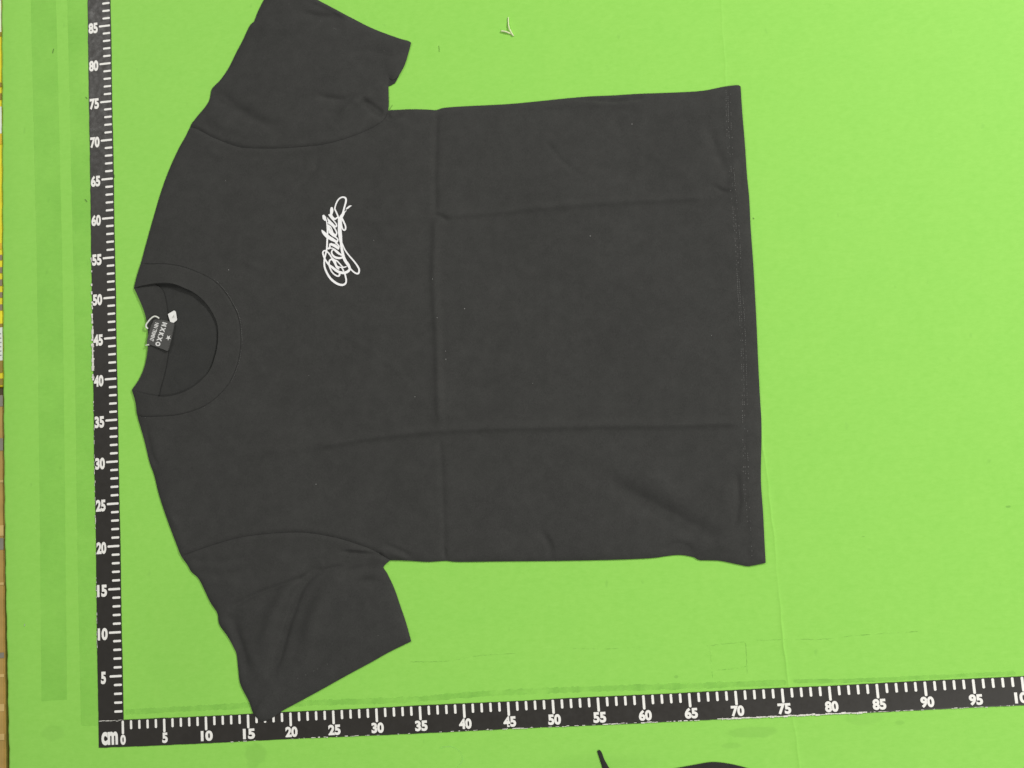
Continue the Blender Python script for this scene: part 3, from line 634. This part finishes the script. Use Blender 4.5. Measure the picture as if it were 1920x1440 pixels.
def gauss_line(P, line, sig):
    lo = line.min(0) - 3.2 * sig; hi = line.max(0) + 3.2 * sig
    m = (P[:, 0] > lo[0]) & (P[:, 0] < hi[0]) & (P[:, 1] > lo[1]) & (P[:, 1] < hi[1])
    out = np.zeros(len(P))
    if m.any():
        q = P[m]
        v = np.exp(-(seg_dist(q, line) / sig) ** 2)
        # fade towards the ends of the crease
        ends = np.minimum(np.hypot(*(q - line[0]).T), np.hypot(*(q - line[-1]).T))
        v *= 0.12 + 0.88 * np.clip(ends / (3.5 * sig), 0, 1)
        out[m] = v
    return out

def Zfront(P):
    d = seg_dist(P, full_open)
    roll = 1 - np.exp(-d / 0.35)
    z = 0.16 + 0.20 * roll + 0.18 * (1 - np.exp(-d / 3.0))
    z += fbm(P, 3) * (1 - np.exp(-d / 1.5))
    k = 1 - 0.5 * np.exp(-d / 0.5)
    for line, a, s in WR + BUCK: z += 1.75 * a * k * gauss_line(P, line, s)
    # seams press a groove into the two layers, with a soft welt beside it
    for line in (seam_t, seam_b):
        dd = seg_dist(P, line)
        z += -0.13 * np.exp(-(dd / 0.13) ** 2) + 0.05 * np.exp(-((dd - 0.5) / 0.4) ** 2)
    dd = seg_dist(P, hemline); z += -0.05 * np.exp(-(dd / 0.14) ** 2)
    z += 0.05 * (1 / (1 + np.exp(-(P[:, 0] - np.interp(P[:, 1], hemline[::-1, 1], hemline[::-1, 0])) / 0.12)))
    # neck opening: front rim stands up a little at the shoulder end
    dn = seg_dist(P, neck_f)
    z += 0.02 * np.exp(-(dn / 0.9) ** 2)
    rim = np.array(D['neck_front'][3])
    z += 0.22 * np.exp(-((P - rim) ** 2).sum(1) / 2.4 ** 2) * np.exp(-dn / 1.6)
    return np.maximum(z, np.maximum(0.13, Zback(P) + 0.05))

def Zcollar(P):
    dd = seg_dist(P, collar_o)
    rib = 0.012 * np.sin(seg_dist(P, neck_f) * 2 * math.pi / 0.16)
    return Zfront(P) + 0.09 * np.clip(dd / 0.12, 0, 1) - 0.03 + rib * 0.4

def Zback(P):
    c = neck_f.mean(0)
    return 0.10 + 0.20 * np.exp(-(((P - c) / (7.0, 9.0)) ** 2).sum(1))

body = chain('-collar_seam')
front_outline = np.vstack([chain('body_top', 'hem', 'body_bottom'), chain('-seam_bot')[1:], ])
def cat(*arrs):
    out = []
    for a in arrs:
        for p in a:
            if not out or math.dist(out[-1], p) > 0.06: out.append(tuple(p))
    while math.dist(out[0], out[-1]) < 0.06: out.pop()
    return np.array(out)
sh_t = chain('shoulder_top'); sh_b = chain('shoulder_bot')
cs = collar_o
# where the collar seam meets the shoulder edges
it = int(np.argmin(np.hypot(*(sh_t - cs[0]).T))); ib = int(np.argmin(np.hypot(*(sh_b - cs[-1]).T)))
front_outline = cat(chain('body_top'), chain('hem'), chain('body_bottom'), chain('-seam_bot'), sh_b[:ib], cs[::-1], sh_t[it + 1:], seam_t)
collar_outline = cat(cs, sh_b[ib + 1:], neck_f[::-1], sh_t[:it])
sleeve_t = cat(chain('sleeve_top_outer'), chain('sleeve_top_hem'), chain('sleeve_top_under'), seam_t[::-1])
sleeve_b = cat(chain('sleeve_bot_under'), chain('sleeve_bot_hem'), chain('sleeve_bot_outer'), seam_b)
neck_b = chain('neck_back')

front = sheet('front_panel', front_outline, 0.25, Zfront, 0.05, 'cloth', shirt)
s1 = sheet('sleeve', sleeve_t, 0.21, lambda P: Zfront(P) + 0.012, 0.05, 'cloth', shirt)
s2 = sheet('sleeve', sleeve_b, 0.21, lambda P: Zfront(P) + 0.012, 0.05, 'cloth', shirt)
collar = sheet('collar', collar_outline, 0.22, Zcollar, 0.12, 'rib', shirt)
# the back layer shows through the neck hole and under the cuff
def inset(poly, d):
    poly = np.asarray(poly); c = np.roll(poly, -1, 0) - np.roll(poly, 1, 0)
    n_ = np.c_[-c[:, 1], c[:, 0]]; n_ /= np.linalg.norm(n_, axis=1)[:, None] + 1e-9
    a2 = (poly[:, 0] * np.roll(poly[:, 1], -1) - np.roll(poly[:, 0], -1) * poly[:, 1]).sum()
    return poly + n_ * d * (1 if a2 > 0 else -1)
bp = cat(chain('body_top'), chain('hem'), chain('body_bottom'), chain('-seam_bot'), sh_b, neck_b, sh_t, seam_t)
bo = resample(bp, 0.8, True); bo = inset(bo, 0.12)
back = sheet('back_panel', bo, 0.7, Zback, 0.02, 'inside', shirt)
bcs = chain('back_collar_seam')
band = cat(neck_b, sh_t[:4], [(p[0], p[1]) for p in bcs], sh_b[-4:])
def Zband(P):
    return Zback(P) + 0.07 + 0.03 * np.sin(P[:, 1] * 0.9) + 0.05 * np.exp(-(seg_dist(P, bcs) / 0.25) ** 2)
bcol = sheet('back_collar', band, 0.25, Zband, 0.03, 'rib', shirt)
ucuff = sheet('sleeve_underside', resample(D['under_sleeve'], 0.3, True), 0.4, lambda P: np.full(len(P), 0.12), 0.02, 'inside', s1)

# inner back seam thread
merged('seam_tape', [ribbon_geo(resample(catmull(D['back_collar_seam'], 5), 0.3) + (0.1, 0), 0.09, 0.03, Zback)], 'seamdark', bcol)

# stitching: fine grey threads that surface only here and there
def stitches(name, line, offs, gap, length, w, keep, parent, zf):
    p = resample(line, 0.05); t = np.gradient(p, axis=0); t /= np.linalg.norm(t, axis=1)[:, None]
    nn = np.c_[-t[:, 1], t[:, 0]]
    Q = []
    for o in offs:
        i = 0
        step = max(1, int(gap / 0.05))
        for i in range(0, len(p) - 3, step):
            if rng.random() > keep(p[i], o): continue
            c = p[i] + nn[i] * (o + rng.normal(0, 0.015)); a = t[i] * length / 2; b_ = nn[i] * w / 2
            Q.append([c - a - b_, c + a - b_, c + a + b_, c - a + b_])
    if not Q: return None
    Q = np.array(Q); z = zf(Q.reshape(-1, 2)) + 0.02
    V = np.c_[Q.reshape(-1, 2), z]; F = [(4 * i, 4 * i + 1, 4 * i + 2, 4 * i + 3) for i in range(len(Q))]
    o = up(mesh_ob(name, V, F, 'stitch', parent)); o['kind'] = 'stuff'
    return o
def keep_hem(p, o):
    y = p[1]
    base = 0.55 + 0.45 * math.sin(y * 0.55 + o * 5) * math.sin(y * 0.23 + 1)
    if 58.5 < y < 62: base *= 0.15
    if y < 29: base *= 0.45
    return base
stitches('hem_stitching', hemline, (-0.22, 0.0, 0.3), 0.26, 0.13, 0.055, keep_hem, front, Zfront)
cin = resample(catmull(D['collar_seam'], 6), 0.2)
def keep_col(p, o):
    return 0.85 if (p[0] > 13.0 and 38.5 < p[1] < 51.5) else 0.03
stitches('collar_stitching', cin, (0.16,), 0.2, 0.12, 0.05, keep_col, collar, Zcollar)
stitches('cuff_stitching', resample(D['cuff_stitch_bot'], 0.2), (0.0,), 0.3, 0.12, 0.04, lambda p, o: 0.1, s2, Zfront)
stitches('cuff_stitching', resample(D['cuff_stitch_top'], 0.2), (0.0,), 0.3, 0.12, 0.04, lambda p, o: 0.06, s1, Zfront)
# seam lines: thin sunk dark thread
merged('seam_thread', [ribbon_geo(seam_b[2:-1], 0.05 + 0.02 * np.sin(np.arange(len(seam_b) - 3)), 0.022, Zfront)], 'seamdark', s2)
merged('seam_thread', [ribbon_geo(seam_t[4:-1], 0.05 + 0.02 * np.sin(np.arange(len(seam_t) - 5)), 0.022, Zfront)], 'seamdark', s1)
merged('seam_thread', [ribbon_geo(cs[2:-2], 0.045, 0.03, Zfront)], 'seamdark', collar)

# pale lint on the cloth
g = []
for x, y in D['specks']:
    r = rng.uniform(0.02, 0.045); an = rng.uniform(0, 3.1)
    z = float(Zfront(np.array([[x, y]]))[0]) + 0.03
    pts = [(x + r * 1.8 * math.cos(a) * math.cos(an) - r * .7 * math.sin(a) * math.sin(an), y + r * 1.8 * math.cos(a) * math.sin(an) + r * .7 * math.sin(a) * math.cos(an), z) for a in np.linspace(0, 6.28, 7)[:-1]]
    g.append((pts, [tuple(range(6))]))
lo_ = merged('lint_specks', g, 'speck', front); lo_['kind'] = 'stuff'

# chest print: the white script, stroke by stroke
geos = []
for i, (pts, w) in enumerate(D['logo']):
    p = catmull(pts, 7)
    ww = np.interp(np.linspace(0, len(w) - 1, len(p)), np.arange(len(w)), w) * 0.9
    geos.append(ribbon_geo(p, ww, 0.025 + 0.0012 * i, Zfront))
merged('script_print', geos, 'print', front, True)['label'] = 'white flowing script lettering reading Corteiz'

# neck tag, cord and size tab
tg = np.array(D['tag'])
def Ztag(P):
    c = tg.mean(0)
    return 0.52 + 0.05 * (P[:, 0] - c[0]) - 0.05 * (P[:, 1] - c[1])
tob = sheet('neck_tag', resample(tg, 0.2, True), 0.3, Ztag, 0.42, 'tag', shirt)
r1 = np.array(D['tag_row1']); r2 = np.array(D['tag_row2'])
def row(name, body, r, h, bold):
    c = r.mean(0); v = r[1] - r[0]; L = np.hypot(*v); an = math.atan2(v[1], v[0])
    o = glyphs(name, body, c[0], c[1], L, h, 0, 'tagtext', tob, an, bold)
    co = np.empty(len(o.data.vertices) * 3); o.data.vertices.foreach_get('co', co); co = co.reshape(-1, 3)
    co[:, 2] = (Ztag(co[:, :2] / K) + 0.03) * K
    o.data.vertices.foreach_set('co', co.ravel()); o.data.update()
row('tag_lettering', 'M X K X O', r1, 0.66, 0.06)
row('tag_lettering', 'NIN TRIMINT', r2, 0.52, 0.03)
sx_, sy_ = D['tag_star'][0]
st = []
for k in range(10):
    a = math.radians(36 * k - 25); r = 0.36 if k % 2 == 0 else 0.15
    st.append((sx_ + r * math.cos(a), sy_ + r * math.sin(a)))
zs = Ztag(np.array(st + [(sx_, sy_)])) + 0.03
merged('tag_star', [([(x, y, z) for (x, y), z in zip(st + [(sx_, sy_)], zs)], [(10, k, (k + 1) % 10) for k in range(10)])], 'tagtext', tob)
cp = catmull(D['string'], 6)
h = 0.60 - 0.25 * np.linspace(-0.2, 1, len(cp)) ** 2
tube('tag_cord', np.c_[cp, h], 0.095, 'cord', shirt)
ce = catmull(D['string_end'], 5)
tube('tag_cord', np.c_[ce, np.full(len(ce), 0.42)], np.linspace(0.06, 0.1, len(ce)), 'cord', shirt)
tb = resample(D['size_tab'], 0.15, True); tb = tb.mean(0) + (tb - tb.mean(0)) * 0.92
tabo = sheet('size_tab', tb, 0.2, lambda P: 0.50 + 0.05 * np.sin((P[:, 0] - 6) * 2.4), 0.40, 'tab', shirt)
merged('size_mark', [ribbon_geo(resample(D['size_mark'], 0.05), 0.06, 0.58)], 'tabmark', tabo)

# ------------------------------------------------------------------ the other garment at the lower edge
og = thing('garment', 'edge of another black garment below the long ruler, mostly out of view', 'garment')
gout = resample(catmull(D['garment'] + D['garment'][:1], 4)[:-1], 0.25, True)
def Zg(P):
    d = seg_dist(P, gout, True)
    return 0.12 + 0.6 * (1 - np.exp(-d / 0.9)) + fbm(P, 21) * (1 - np.exp(-d / 1.0)) * 1.5
sheet('cloth_panel', gout, 0.3, Zg, 0.02, 'darkcloth', og)

# ------------------------------------------------------------------ loose bits on the tabletop
th = thing('loose_thread', 'short cream snipped thread bent in a hook on the green tabletop', 'thread')
a = catmull(D['loose_thread_a'], 5); b_ = catmull(D['loose_thread_b'], 5)
tube('strand', np.c_[a, 0.09 + 0.12 * np.sin(np.linspace(0, 3.1, len(a)))], np.linspace(0.06, 0.1, len(a)), 'thread', th)
tube('strand', np.c_[b_, 0.12 + 0.05 * np.sin(np.linspace(0, 6, len(b_)))], np.linspace(0.11, 0.09, len(b_)), 'thread', th)
LB = ['dark lint fleck left of the upright ruler, near its 82 mark', 'dark lint fleck at the outer edge of the upright ruler by 75', 'short dark fibre below the numeral 65, outside the upright ruler', 'dark fibre against the inner edge of the upright ruler by 65',
      'fine dark fibre at the upper armpit of the shirt', 'thin dark fibre on the green top right of the upper cuff', 'tiny dark fleck beside the upper part of the shirt hem', 'tiny pale fleck near the left table edge']
for p, lb in zip(D['lint'], LB):
    q = resample(p, 0.08)
    q = q + rng.normal(0, 0.012, q.shape)
    o = tube('lint_fibre', np.c_[q, np.full(len(q), 0.06)], 0.028 if math.dist(q[0], q[-1]) < 0.62 else 0.015, 'lint' if 'pale' not in lb else 'speck', None, 5)
    tag(o, lb, 'lint')
